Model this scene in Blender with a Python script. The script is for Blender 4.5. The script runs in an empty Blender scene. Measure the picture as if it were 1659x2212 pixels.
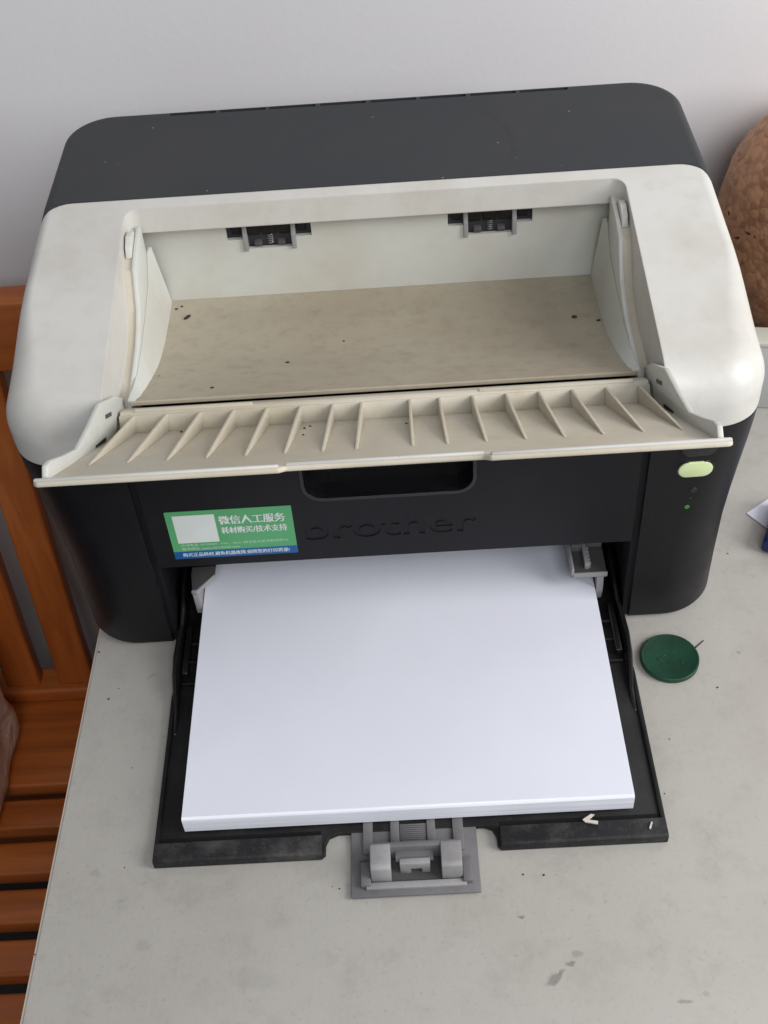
import bpy, bmesh, math, random
from mathutils import Vector, Matrix

random.seed(7)
SC = bpy.context.scene
COL = SC.collection
S = 0.001            # all shapes are written in millimetres

# ------------------------------------------------------------------ camera
def make_camera():
    f, W, H = 2611.0, 1659.0, 2212.0
    th, ya, ro = math.radians(45.72), math.radians(-1.97), math.radians(-4.75)
    fwd = Vector((math.sin(ya)*math.cos(th), math.cos(ya)*math.cos(th), -math.sin(th)))
    r = Vector((math.cos(ya), -math.sin(ya), 0)); u = r.cross(fwd)
    r2 = r*math.cos(ro) + u*math.sin(ro); u2 = -r*math.sin(ro) + u*math.cos(ro)
    cd = bpy.data.cameras.new('camera')
    cd.sensor_fit = 'VERTICAL'; cd.sensor_height = 36.0; cd.lens = f/H*36.0
    cd.clip_start = 0.01; cd.clip_end = 50
    co = bpy.data.objects.new('camera', cd); COL.objects.link(co)
    m = Matrix((r2, u2, -fwd)).transposed().to_4x4()
    m.translation = Vector((10.72, -407.2, 511.3))*S
    co.matrix_world = m
    SC.camera = co
make_camera()

# ------------------------------------------------------------------ light
W = bpy.data.worlds.new('World'); SC.world = W; W.use_nodes = True
bg = W.node_tree.nodes['Background']
bg.inputs[0].default_value = (0.93, 0.96, 1.0, 1); bg.inputs[1].default_value = 0.15

def area(name, loc, target, sx, sy, power, color):
    d = bpy.data.lights.new(name, 'AREA'); d.shape = 'RECTANGLE'; d.size = sx; d.size_y = sy
    d.energy = power; d.color = color
    o = bpy.data.objects.new(name, d); COL.objects.link(o)
    o.location = Vector(loc)*S
    o.rotation_euler = (Vector(target)*S - o.location).to_track_quat('-Z', 'Y').to_euler()
    return o
area('window_light', (1250, -500, 900), (0, 60, 90), 0.8, 1.0, 25.0, (1.0, 0.985, 0.96))
area('front_soft_light', (220, -1420, 1320), (0, 40, 60), 1.0, 0.8, 15.0, (0.96, 0.98, 1.0))  # broad soft light added from above the camera

SC.view_settings.view_transform = 'Standard'; SC.view_settings.look = 'None'
SC.view_settings.exposure = 0.0; SC.view_settings.gamma = 1.0
SC.view_settings.use_curve_mapping = False
SC.cycles.max_bounces = 6; SC.cycles.diffuse_bounces = 3; SC.cycles.glossy_bounces = 3
SC.cycles.caustics_reflective = False; SC.cycles.caustics_refractive = False

# ------------------------------------------------------------------ materials
def srgb(r, g, b):
    f = lambda c: (c/255)/12.92 if c/255 <= 0.04045 else ((c/255+0.055)/1.055)**2.4
    return (f(r), f(g), f(b), 1)

class NT:
    def __init__(self, name):
        self.m = bpy.data.materials.new(name); self.m.use_nodes = True
        self.t = self.m.node_tree; self.n = self.t.nodes
        self.b = self.n['Principled BSDF']
        self.tc = self.n.new('ShaderNodeTexCoord')
    def lk(self, a, b): self.t.links.new(a, b)
    def mapping(self, scale=(1, 1, 1), loc=(0, 0, 0), rot=(0, 0, 0)):
        mp = self.n.new('ShaderNodeMapping'); mp.inputs['Scale'].default_value = scale
        mp.inputs['Location'].default_value = loc; mp.inputs['Rotation'].default_value = rot
        self.lk(self.tc.outputs['Object'], mp.inputs[0]); return mp.outputs[0]
    def noise(self, scale, detail=4, rough=0.55, vec=None, dist=0.0):
        x = self.n.new('ShaderNodeTexNoise'); x.inputs['Scale'].default_value = scale
        x.inputs['Detail'].default_value = detail; x.inputs['Roughness'].default_value = rough
        x.inputs['Distortion'].default_value = dist
        self.lk(vec if vec is not None else self.tc.outputs['Object'], x.inputs['Vector'])
        return x.outputs['Fac']
    def voronoi(self, scale, vec=None):
        x = self.n.new('ShaderNodeTexVoronoi'); x.inputs['Scale'].default_value = scale
        self.lk(vec if vec is not None else self.tc.outputs['Object'], x.inputs['Vector'])
        return x
    def ramp(self, fac, lo, hi, a=0.0, b=1.0):
        x = self.n.new('ShaderNodeMapRange'); x.interpolation_type = 'SMOOTHSTEP'
        x.inputs['From Min'].default_value = lo; x.inputs['From Max'].default_value = hi
        x.inputs['To Min'].default_value = a; x.inputs['To Max'].default_value = b
        self.lk(fac, x.inputs['Value']); return x.outputs[0]
    def math(self, op, a, b=None):
        x = self.n.new('ShaderNodeMath'); x.operation = op
        for i, v in enumerate((a, b)):
            if v is None: continue
            if isinstance(v, (int, float)): x.inputs[i].default_value = v
            else: self.lk(v, x.inputs[i])
        return x.outputs[0]
    def mix(self, fac, a, b):
        x = self.n.new('ShaderNodeMix'); x.data_type = 'RGBA'
        if isinstance(fac, (int, float)): x.inputs[0].default_value = fac
        else: self.lk(fac, x.inputs[0])
        for i, v in ((6, a), (7, b)):
            if isinstance(v, tuple): x.inputs[i].default_value = v
            else: self.lk(v, x.inputs[i])
        return x.outputs[2]
    def blob(self, centre, radii, rot=0.0, warp=None):
        """soft mask of an elliptic stain at a place (mm) on the object"""
        v = self.n.new('ShaderNodeVectorMath'); v.operation = 'SUBTRACT'
        src = warp if warp is not None else self.tc.outputs['Object']
        self.lk(src, v.inputs[0]); v.inputs[1].default_value = tuple(c*S for c in centre)
        mp = self.n.new('ShaderNodeMapping'); self.lk(v.outputs[0], mp.inputs[0])
        mp.vector_type = 'POINT'; mp.inputs['Rotation'].default_value = (0, 0, rot)
        d = self.n.new('ShaderNodeVectorMath'); d.operation = 'DIVIDE'
        self.lk(mp.outputs[0], d.inputs[0]); d.inputs[1].default_value = tuple(c*S for c in radii)
        l = self.n.new('ShaderNodeVectorMath'); l.operation = 'LENGTH'; self.lk(d.outputs[0], l.inputs[0])
        return self.ramp(l.outputs['Value'], 0.45, 1.0, 1.0, 0.0)
    def finish(self, color, rough=0.5, spec=0.5, bump=None, bevel=0.0, bump_d=0.0002, rough_link=None):
        if isinstance(color, tuple): self.b.inputs['Base Color'].default_value = color
        else: self.lk(color, self.b.inputs['Base Color'])
        if rough_link is not None: self.lk(rough_link, self.b.inputs['Roughness'])
        else: self.b.inputs['Roughness'].default_value = rough
        self.b.inputs['Specular IOR Level'].default_value = spec
        nrm = None
        if bevel > 0:
            bv = self.n.new('ShaderNodeBevel'); bv.samples = 4; bv.inputs['Radius'].default_value = bevel*S
            nrm = bv.outputs[0]
        if bump is not None:
            bp = self.n.new('ShaderNodeBump'); bp.inputs['Strength'].default_value = 1.0
            bp.inputs['Distance'].default_value = bump_d
            self.lk(bump, bp.inputs['Height'])
            if nrm is not None: self.lk(nrm, bp.inputs['Normal'])
            nrm = bp.outputs[0]
        if nrm is not None: self.lk(nrm, self.b.inputs['Normal'])
        return self.m

def plastic(name, base, dirt, amount=0.5, scale=22, rough=0.5, spec=0.4, bump=0.00006, bevel=0.7, specks=None):
    t = NT(name)
    n1 = t.ramp(t.noise(scale, 6, 0.62), 0.42, 0.75, 0.0, amount)
    n2 = t.ramp(t.noise(scale*7, 4, 0.6), 0.5, 0.8, 0.0, amount*0.5)
    c = t.mix(n1, base, dirt); c = t.mix(n2, c, dirt)
    if specks:
        v = t.voronoi(specks[0]); m = t.ramp(v.outputs['Distance'], specks[1]*0.5, specks[1], 1.0, 0.0)
        keep = t.ramp(t.noise(specks[0]*0.35, 2), specks[3], specks[3]+0.03)
        c = t.mix(t.math('MULTIPLY', t.math('MULTIPLY', m, keep), 0.8), c, specks[2])
    rl = t.ramp(t.noise(scale*2, 5), 0.3, 0.75, rough-0.06, rough+0.1)
    return t.finish(c, rough, spec, t.noise(1600, 2), bevel, bump, rl)

M = {}
M['cover'] = plastic('light_grey_plastic', srgb(202, 201, 197), srgb(176, 168, 158), 0.5, 14, 0.36, 0.45, 0.00004, 0.9,
                     (150, 0.10, srgb(60, 55, 50), 0.64))
M['bin'] = plastic('pale_bin_plastic', srgb(200, 202, 197), srgb(176, 164, 146), 0.45, 10, 0.45, 0.4, 0.00004, 0.5)
def floor_mat():
    t = NT('dusty_bin_floor')
    a = t.ramp(t.noise(6, 4, 0.5), 0.3, 0.7); b = t.ramp(t.noise(110, 5, 0.7), 0.42, 0.78)
    mp = t.mapping((8, 22, 8)); st = t.ramp(t.noise(2, 4, 0.6, mp), 0.45, 0.75, 0, 0.25)
    c = t.mix(a, srgb(175, 167, 151), srgb(160, 150, 133)); c = t.mix(st, c, srgb(149, 138, 120))
    c = t.mix(t.math('MULTIPLY', b, 0.45), c, srgb(138, 124, 104))
    v = t.voronoi(120); m = t.ramp(v.outputs['Distance'], 0.05, 0.12, 1, 0)
    k = t.ramp(t.noise(40, 2), 0.62, 0.66)
    c = t.mix(t.math('MULTIPLY', m, k), c, srgb(85, 72, 60))
    return t.finish(c, 0.65, 0.3, t.noise(900, 3), 0.5, 0.00008)
M['bin_floor'] = floor_mat()
def flap_mat():
    t = NT('dusty_flap_plastic')
    a = t.ramp(t.noise(11, 4, 0.5), 0.35, 0.72); b = t.ramp(t.noise(140, 5, 0.7), 0.45, 0.8)
    c = t.mix(a, srgb(200, 194, 180), srgb(184, 174, 152))
    c = t.mix(t.math('MULTIPLY', b, 0.3), c, srgb(168, 150, 126))
    return t.finish(c, 0.5, 0.35, t.noise(900, 3), 0.6, 0.00006)
M['flap'] = flap_mat()
def rear_mat():
    t = NT('lit_black_plastic')  # the housing's black plastic, painted lighter as the lit top
    n1 = t.ramp(t.noise(12, 6, 0.6), 0.40, 0.75, 0.0, 0.5)
    c = t.mix(n1, srgb(47, 49, 53), srgb(57, 57, 58))
    v = t.voronoi(140); m = t.ramp(v.outputs['Distance'], 0.04, 0.09, 1, 0)
    k = t.ramp(t.noise(45, 2), 0.57, 0.62)
    c = t.mix(t.math('MULTIPLY', t.math('MULTIPLY', m, k), 0.7), c, srgb(170, 168, 160))
    # darker arc on the lid, centre and radius in mm
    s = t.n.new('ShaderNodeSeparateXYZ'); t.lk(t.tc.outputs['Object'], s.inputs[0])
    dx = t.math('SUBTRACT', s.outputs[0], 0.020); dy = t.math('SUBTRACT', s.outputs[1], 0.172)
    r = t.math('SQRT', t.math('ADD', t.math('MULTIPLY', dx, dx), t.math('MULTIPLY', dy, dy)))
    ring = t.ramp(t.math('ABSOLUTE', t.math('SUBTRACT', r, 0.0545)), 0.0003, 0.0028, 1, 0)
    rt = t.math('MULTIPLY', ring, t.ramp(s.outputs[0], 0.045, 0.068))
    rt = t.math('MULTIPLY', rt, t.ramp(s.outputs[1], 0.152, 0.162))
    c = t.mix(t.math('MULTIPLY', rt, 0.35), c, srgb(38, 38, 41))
    return t.finish(c, 0.55, 0.35, t.noise(1300, 2), 0.8, 0.00012)
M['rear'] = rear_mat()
M['black'] = plastic('black_plastic', srgb(19, 19, 23), srgb(30, 29, 31), 0.5, 14, 0.44, 0.24, 0.00008, 0.8)
M['panel'] = plastic('black_panel_plastic', srgb(19, 19, 23), srgb(30, 29, 31), 0.5, 14, 0.44, 0.24, 0.00006, 0.0)
M['tray'] = plastic('dusty_black_tray', srgb(19, 19, 21), srgb(46, 45, 44), 0.5, 30, 0.5, 0.35, 0.00010, 0.7,
                    (420, 0.11, srgb(100, 97, 92), 0.58))
M['tray_lip'] = plastic('dusty_tray_lip', srgb(32, 32, 35), srgb(92, 90, 88), 0.55, 55, 0.6, 0.3, 0.00015, 0.6, (700, 0.14, srgb(105, 102, 98), 0.5))
M['gloss_black'] = plastic('gloss_black', srgb(22, 22, 24), srgb(34, 34, 34), 0.3, 20, 0.22, 0.5, 0.00003, 0.6)
M['dark'] = plastic('dark_interior', srgb(18, 18, 19), srgb(26, 25, 24), 0.3, 20, 0.6, 0.2, 0.0, 0.0)
M['grey'] = plastic('grey_guide_plastic', srgb(112, 111, 114), srgb(84, 80, 79), 0.6, 40, 0.45, 0.4, 0.00005, 0.5)
M['grey_dark'] = plastic('dark_grey_guide_plastic', srgb(78, 76, 76), srgb(60, 57, 56), 0.5, 40, 0.5, 0.35, 0.00005, 0.4)
M['grey_light'] = plastic('light_grey_guide_plastic', srgb(152, 151, 154), srgb(116, 112, 110), 0.5, 40, 0.45, 0.4, 0.00005, 0.4)
M['rubber'] = plastic('black_rubber', srgb(26, 26, 27), srgb(44, 42, 40), 0.4, 60, 0.6, 0.3, 0.00005, 0.3)
def metal(name, col):
    t = NT(name); t.b.inputs['Metallic'].default_value = 1.0
    return t.finish(col, 0.35, 0.5, t.noise(500, 2), 0, 0.00003)
M['steel'] = metal('spring_steel', srgb(170, 168, 165))
def flat(name, col, rough=0.45, var=0.08, scale=30):
    t = NT(name); n = t.ramp(t.noise(scale, 4), 0.35, 0.7, 0.0, 1.0)
    c = t.mix(n, col, tuple(x*(1-var) for x in col[:3])+(1,))
    return t.finish(c, rough, 0.4, t.noise(1200, 2), 0, 0.00003)
M['green_sticker'] = flat('green_sticker', srgb(92, 172, 116), 0.35, 0.12, 20)
M['blue_sticker'] = flat('blue_sticker', srgb(22, 92, 158), 0.35)
M['white_print'] = flat('white_print', srgb(228, 234, 230), 0.4)
M['pale_print'] = flat('pale_print', srgb(196, 222, 200), 0.4)
def button_mat():
    t = NT('pale_green_button')
    c = t.mix(t.ramp(t.noise(60, 3), 0.4, 0.7), srgb(208, 222, 172), srgb(196, 212, 160))
    t.b.inputs['Subsurface Weight'].default_value = 0.3; t.b.inputs['Subsurface Radius'].default_value = (0.002, 0.003, 0.001)
    return t.finish(c, 0.3, 0.5, None, 0.5)
M['button'] = button_mat()
def led_mat():
    t = NT('lit_green_lamp'); m = t.finish(srgb(30, 105, 32), 0.3, 0.5)
    t.b.inputs['Emission Color'].default_value = srgb(80, 220, 60); t.b.inputs['Emission Strength'].default_value = 0.08
    return m
M['led'] = led_mat()
def paper_mat():
    t = NT('copy_paper')
    c = t.mix(t.ramp(t.noise(30, 5), 0.3, 0.7), srgb(224, 226, 239), srgb(222, 224, 237))
    return t.finish(c, 0.75, 0.2, t.noise(700, 4), 0, 0.00004)
M['paper'] = paper_mat()
def paper_edge_mat():
    t = NT('paper_stack_edge')
    mp = t.mapping((5, 5, 2300)); n = t.noise(1.0, 3, 0.7, mp)
    c = t.mix(t.ramp(n, 0.35, 0.65), srgb(244, 246, 254), srgb(220, 222, 235))
    return t.finish(c, 0.8, 0.2, n, 0, 0.00008)
M['paper_edge'] = paper_edge_mat()
def wall_mat():
    t = NT('painted_wall')
    c = t.mix(t.ramp(t.noise(3, 5), 0.3, 0.7), srgb(222, 221, 223), srgb(216, 214, 217))
    return t.finish(c, 0.8, 0.2, t.noise(220, 5, 0.6), 0, 0.00012)
M['wall'] = wall_mat()
def table_mat():
    t = NT('worn_white_laminate')
    n1 = t.ramp(t.noise(7, 6, 0.6), 0.35, 0.72); n2 = t.ramp(t.noise(46, 6, 0.75), 0.46, 0.76, 0, 0.5)
    c = t.mix(n1, srgb(181, 178, 173), srgb(173, 169, 163)); c = t.mix(n2, c, srgb(154, 150, 145))
    # fine grime flecks
    f = t.ramp(t.noise(330, 4, 0.75), 0.56, 0.74, 0, 0.45); c = t.mix(f, c, srgb(138, 134, 128))
    # warped coordinates for the scuff marks
    nz = t.n.new('ShaderNodeTexNoise'); nz.inputs['Scale'].default_value = 160; nz.inputs['Detail'].default_value = 4
    t.lk(t.tc.outputs['Object'], nz.inputs['Vector'])
    sc = t.n.new('ShaderNodeVectorMath'); sc.operation = 'MULTIPLY_ADD'
    t.lk(nz.outputs['Color'], sc.inputs[0]); sc.inputs[1].default_value = (0.007,)*3
    t.lk(t.tc.outputs['Object'], sc.inputs[2])
    off = 3.5
    def scuff(c, x, y, rx, ry, rot, k, col=(74, 71, 69)):
        m = t.blob((x+off, y+off, off), (rx, ry, 30), rot, sc.outputs[0])
        return t.mix(t.math('MULTIPLY', m, k), c, srgb(*col))
    for a in [(59, -191.5, 5.0, 2.3, -0.6, 0.45), (62.5, -189, 2.4, 1.6, -0.4, 0.4), (67, -186, 2.2, 1.6, 0.3, 0.45), (70, -182, 3.0, 2.2, 0, 0.25),
              (112, -204, 4.2, 1.6, 0.1, 0.34), (122, -202, 2.0, 2.0, 0.5, 0.2), (175.5, -25.5, 2.6, 1.9, 0, 0.3),
              (48, -164.5, 1.6, 0.8, 0.2, 0.5), (-146, -132, 2.4, 2.4, 0, 0.16), (-132, -20, 4, 1.5, -0.5, 0.18), (-120, -168, 5, 3, 0.3, 0.12), (-70, -186, 16, 6, 0.2, 0.08)]:
        c = scuff(c, *a)
    return t.finish(c, 0.5, 0.35, t.noise(420, 4), 0.6, 0.00010)
M['table'] = table_mat()
M['edge_band'] = flat('tan_edge_band', srgb(182, 172, 162), 0.5)
def wood_mat(name, along):
    t = NT(name)
    sc = {'x': (5, 60, 60), 'z': (60, 60, 5)}[along]
    n = t.noise(1.3, 6, 0.6, t.mapping(sc), 0.5)
    c = t.mix(t.ramp(n, 0.3, 0.72), srgb(192, 108, 47), srgb(158, 84, 36))
    c = t.mix(t.ramp(t.noise(6, 3), 0.35, 0.7, 0, 0.4), c, srgb(164, 84, 38))
    return t.finish(c, 0.33, 0.45, n, 2.5, 0.0002)
M['wood_x'] = wood_mat('varnished_wood_seat', 'x'); M['wood_z'] = wood_mat('varnished_wood_back', 'z')
def cork_mat():
    t = NT('mottled_brown_surface')
    nzc = t.n.new('ShaderNodeTexNoise'); nzc.inputs['Scale'].default_value = 40; nzc.inputs['Detail'].default_value = 4
    t.lk(t.tc.outputs['Object'], nzc.inputs['Vector'])
    wv = t.n.new('ShaderNodeVectorMath'); wv.operation = 'MULTIPLY_ADD'
    t.lk(nzc.outputs['Color'], wv.inputs[0]); wv.inputs[1].default_value = (0.016,)*3; t.lk(t.tc.outputs['Object'], wv.inputs[2])
    v = t.voronoi(210, wv.outputs[0]); sp = t.n.new('ShaderNodeSeparateXYZ'); t.lk(v.outputs['Color'], sp.inputs[0])
    c = t.mix(sp.outputs[0], srgb(196, 146, 110), srgb(180, 130, 97))
    c = t.mix(t.ramp(sp.outputs[1], 0.7, 0.95), c, srgb(162, 112, 84))
    c = t.mix(t.ramp(v.outputs['Distance'], 0.45, 0.8, 0, 0.4), c, srgb(150, 104, 78))
    k = t.ramp(t.noise(130, 3), 0.66, 0.72); c = t.mix(k, c, srgb(50, 30, 24))
    h = t.math('ADD', t.math('MULTIPLY', sp.outputs[2], 0.5), t.math('MULTIPLY', v.outputs['Distance'], -0.6))
    return t.finish(c, 0.5, 0.4, t.math('ADD', h, t.math('MULTIPLY', t.noise(260, 3), 0.4)), 0, 0.0007)
M['cork'] = cork_mat()
M['cream'] = plastic('cream_carton', srgb(196, 195, 184), srgb(182, 180, 168), 0.4, 16, 0.5, 0.3, 0.00005, 1.2)
M['carton_face'] = plastic('grey_carton_face', srgb(186, 188, 186), srgb(172, 172, 168), 0.4, 16, 0.55, 0.3, 0.00005, 1.2)
M['green_disc'] = None
def disc_mat():
    t = NT('green_cap_plastic')
    n = t.noise(330, 3, 0.6)
    c = t.mix(t.ramp(t.noise(70, 4), 0.35, 0.7), srgb(18, 62, 44), srgb(15, 52, 37))
    return t.finish(c, 0.42, 0.45, t.ramp(n, 0.45, 0.75), 0.5, 0.00006)
M['green_disc'] = disc_mat()
M['navy'] = plastic('navy_plastic', srgb(28, 40, 92), srgb(20, 28, 66), 0.4, 30, 0.4, 0.4, 0.00003, 1.0)
def parcel_mat():
    t = NT('film_wrapped_brown_paper')
    c = t.mix(t.ramp(t.noise(16, 5), 0.35, 0.7), srgb(236, 212, 198), srgb(216, 186, 172))
    t.b.inputs['Coat Weight'].default_value = 0.5; t.b.inputs['Coat Roughness'].default_value = 0.25
    return t.finish(c, 0.6, 0.3, t.noise(30, 5, 0.6, None, 1.5), 0, 0.004)
M['parcel'] = parcel_mat()
M['floor'] = flat('grey_floor', srgb(58, 53, 50), 0.7, 0.2, 4)
M['crumb'] = flat('dark_crumb', srgb(58, 50, 44), 0.8, 0.3, 500)
M['pale_crumb'] = flat('pale_crumb', srgb(205, 200, 188), 0.8, 0.2, 500)

# ------------------------------------------------------------------ mesh helpers
def link(name, mesh, mat, parent=None, loc=None):
    o = bpy.data.objects.new(name, mesh); COL.objects.link(o)
    if mat is not None and not mesh.materials: mesh.materials.append(mat)
    if parent is not None: o.parent = parent
    if loc is not None: o.location = Vector(loc)*S
    return o
def shade(mesh, angle=32):
    for p in mesh.polygons: p.use_smooth = True
    mesh.set_sharp_from_angle(angle=math.radians(angle))
def from_data(verts, faces, smooth=32):
    m = bpy.data.meshes.new('mesh'); m.from_pydata([tuple(c*S for c in v) for v in verts], [], faces)
    bm = bmesh.new(); bm.from_mesh(m); bmesh.ops.recalc_face_normals(bm, faces=bm.faces); bm.to_mesh(m); bm.free()
    if smooth: shade(m, smooth)
    return m
def to_mesh(bm, smooth=32):
    bmesh.ops.recalc_face_normals(bm, faces=bm.faces)
    for v in bm.verts: v.co *= S
    m = bpy.data.meshes.new('mesh'); bm.to_mesh(m); bm.free()
    if smooth: shade(m, smooth)
    return m
def bm_box(bm, x0, x1, y0, y1, z0, z1, bev=0.0, seg=2):
    t = bmesh.new()
    vs = [t.verts.new((x, y, z)) for x in (x0, x1) for y in (y0, y1) for z in (z0, z1)]
    for f in ((0, 1, 3, 2), (4, 6, 7, 5), (0, 4, 5, 1), (2, 3, 7, 6), (0, 2, 6, 4), (1, 5, 7, 3)):
        t.faces.new([vs[i] for i in f])
    bmesh.ops.recalc_face_normals(t, faces=t.faces)
    if bev > 0: bmesh.ops.bevel(t, geom=list(t.edges), offset=bev, segments=seg, affect='EDGES', profile=0.5)
    m = bpy.data.meshes.new('tmp'); t.to_mesh(m); t.free(); bm.from_mesh(m); bpy.data.meshes.remove(m)
def box(name, mat, parent, x0, x1, y0, y1, z0, z1, bev=0.0, seg=2):
    bm = bmesh.new(); bm_box(bm, x0, x1, y0, y1, z0, z1, bev, seg)
    return link(name, to_mesh(bm), mat, parent)
def bm_prism(bm, pts, axis, a, b, bev=0.0, seg=2):
    """polygon pts in the plane across the axis, from a to b along it (x: pts are (y,z); y: (x,z); z: (x,y))"""
    t = bmesh.new()
    def mk(p, w): return {'x': (w, p[0], p[1]), 'y': (p[0], w, p[1]), 'z': (p[0], p[1], w)}[axis]
    A = [t.verts.new(mk(p, a)) for p in pts]; B = [t.verts.new(mk(p, b)) for p in pts]
    n = len(pts); t.faces.new(A); t.faces.new(B[::-1])
    for i in range(n): t.faces.new((A[i], B[i], B[(i+1) % n], A[(i+1) % n]))
    bmesh.ops.recalc_face_normals(t, faces=t.faces)
    if bev > 0: bmesh.ops.bevel(t, geom=list(t.edges), offset=bev, segments=seg, affect='EDGES', profile=0.5)
    m = bpy.data.meshes.new('tmp'); t.to_mesh(m); t.free(); bm.from_mesh(m); bpy.data.meshes.remove(m)
def prism(name, mat, parent, pts, axis, a, b, bev=0.0, seg=2):
    bm = bmesh.new(); bm_prism(bm, pts, axis, a, b, bev, seg)
    return link(name, to_mesh(bm), mat, parent)
def bm_cyl(bm, p0, p1, r, n=24, bev=0.0):
    t = bmesh.new(); p0 = Vector(p0); p1 = Vector(p1); d = p1-p0
    q = d.to_track_quat('Z', 'Y')
    A = []; B = []
    for i in range(n):
        a = 2*math.pi*i/n; c = q @ Vector((r*math.cos(a), r*math.sin(a), 0))
        A.append(t.verts.new(p0+c)); B.append(t.verts.new(p1+c))
    t.faces.new(A); t.faces.new(B[::-1])
    for i in range(n): t.faces.new((A[i], B[i], B[(i+1) % n], A[(i+1) % n]))
    bmesh.ops.recalc_face_normals(t, faces=t.faces)
    if bev > 0:
        es = [e for e in t.edges if (e.verts[0] in A) == (e.verts[1] in A)]
        bmesh.ops.bevel(t, geom=es, offset=bev, segments=3, affect='EDGES', profile=0.5)
    m = bpy.data.meshes.new('tmp'); t.to_mesh(m); t.free(); bm.from_mesh(m); bpy.data.meshes.remove(m)
def rounded(x0, x1, y0, y1, r, n=6):
    """counter-clockwise rounded rectangle; r = one radius or (bottom-left, bottom-right, top-right, top-left)"""
    if not isinstance(r, tuple): r = (r,)*4
    out = []
    for (cx, cy, a0, rr) in ((x0, y0, 180, r[0]), (x1, y0, 270, r[1]), (x1, y1, 0, r[2]), (x0, y1, 90, r[3])):
        if rr <= 0: out.append((cx, cy)); continue
        ox = cx+rr if cx == x0 else cx-rr; oy = cy+rr if cy == y0 else cy-rr
        for i in range(n+1):
            a = math.radians(a0+90*i/n); out.append((ox+rr*math.cos(a), oy+rr*math.sin(a)))
    return out
def empty(name, loc=(0, 0, 0), rz=0.0):
    o = bpy.data.objects.new(name, None); COL.objects.link(o); o.location = Vector(loc)*S
    o.rotation_euler = (0, 0, rz); o.empty_display_size = 0.02; return o
def tag(o, label, cat, group=None):
    o['label'] = label; o['category'] = cat
    if group: o['group'] = group
    return o
def structure(o): o['kind'] = 'structure'; return o

def boolean(obj, cutters, op='DIFFERENCE', flat_shade=False):
    """cutters: list of meshes (metres); applies them to obj and throws them away"""
    tmp = []
    for cm in cutters:
        c = bpy.data.objects.new('cut', cm); COL.objects.link(c); tmp.append(c)
        md = obj.modifiers.new('b', 'BOOLEAN'); md.object = c; md.operation = op; md.solver = 'EXACT'; md.use_self = flat_shade
    dg = bpy.context.evaluated_depsgraph_get(); dg.update()
    new = bpy.data.meshes.new_from_object(obj.evaluated_get(dg))
    obj.modifiers.clear(); old = obj.data; mats = list(old.materials)
    new.materials.clear()
    for m in mats: new.materials.append(m)
    for p in new.polygons: p.material_index = 0
    obj.data = new
    for c in tmp: bpy.data.objects.remove(c)
    bpy.data.meshes.remove(old)
    if flat_shade:
        for p in new.polygons: p.use_smooth = False
        return obj
    shade(new, 30)
    # the flat lid planes keep their own normal where they run into the rounded edges
    k = (188-167.0)/(141-20); planes = (Vector((0, 0, 1)), Vector((0, -k, 1)).normalized())
    bm = bmesh.new(); bm.from_mesh(new)
    top = {f.index: next((i for i, p in enumerate(planes) if f.normal.dot(p) > 0.99999), -1) for f in bm.faces}
    for e in bm.edges:
        if len(e.link_faces) == 2 and top[e.link_faces[0].index] != top[e.link_faces[1].index]: e.smooth = False
    bm.to_mesh(new); bm.free()
    return obj
def cbox(*a, bev=0.0):
    bm = bmesh.new(); bm_box(bm, *a, bev); return to_mesh(bm, 0)
def cprism(pts, axis, a, b):
    bm = bmesh.new(); bm_prism(bm, pts, axis, a, b); return to_mesh(bm, 0)

def text_mesh(body, height, width, depth, bold=0.0, res=3):
    """lettering as a solid in the x-z plane, lower left at the origin, front towards -y; fitted to width and height"""
    c = bpy.data.curves.new('t', 'FONT'); c.body = body; c.size = 1.0; c.extrude = 0.5; c.offset = bold; c.resolution_u = res
    o = bpy.data.objects.new('t', c); COL.objects.link(o)
    dg = bpy.context.evaluated_depsgraph_get(); dg.update()
    m = bpy.data.meshes.new_from_object(o.evaluated_get(dg)); bpy.data.objects.remove(o); bpy.data.curves.remove(c)
    xs = [v.co.x for v in m.vertices]; ys = [v.co.y for v in m.vertices]
    x0, x1, y0, y1 = min(xs), max(xs), min(ys), max(ys)
    for v in m.vertices:
        v.co = Vector(((v.co.x-x0)/(x1-x0)*width*S, -(v.co.z+0.5)*depth*S, (v.co.y-y0)/(y1-y0)*height*S))
    m.materials.clear()
    return m

# ------------------------------------------------------------------ setting
def build_setting():
    m = from_data([(-1500, 315, -760), (1500, 315, -760), (1500, 315, 1600), (-1500, 315, 1600),
                   (-1500, 335, -760), (1500, 335, -760), (1500, 335, 1600), (-1500, 335, 1600)],
                  [(0, 1, 2, 3), (4, 7, 6, 5), (0, 4, 5, 1), (3, 2, 6, 7), (0, 3, 7, 4), (1, 5, 6, 2)], 0)
    structure(link('wall', m, M['wall']))
    m = from_data([(-1500, -1200, -760), (1500, -1200, -760), (1500, 314, -760), (-1500, 314, -760),
                   (-1500, -1200, -790), (1500, -1200, -790), (1500, 314, -790), (-1500, 314, -790)],
                  [(0, 1, 2, 3), (4, 7, 6, 5), (0, 4, 5, 1), (3, 2, 6, 7), (0, 3, 7, 4), (1, 5, 6, 2)], 0)
    structure(link('floor', m, M['floor']))
build_setting()

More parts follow.
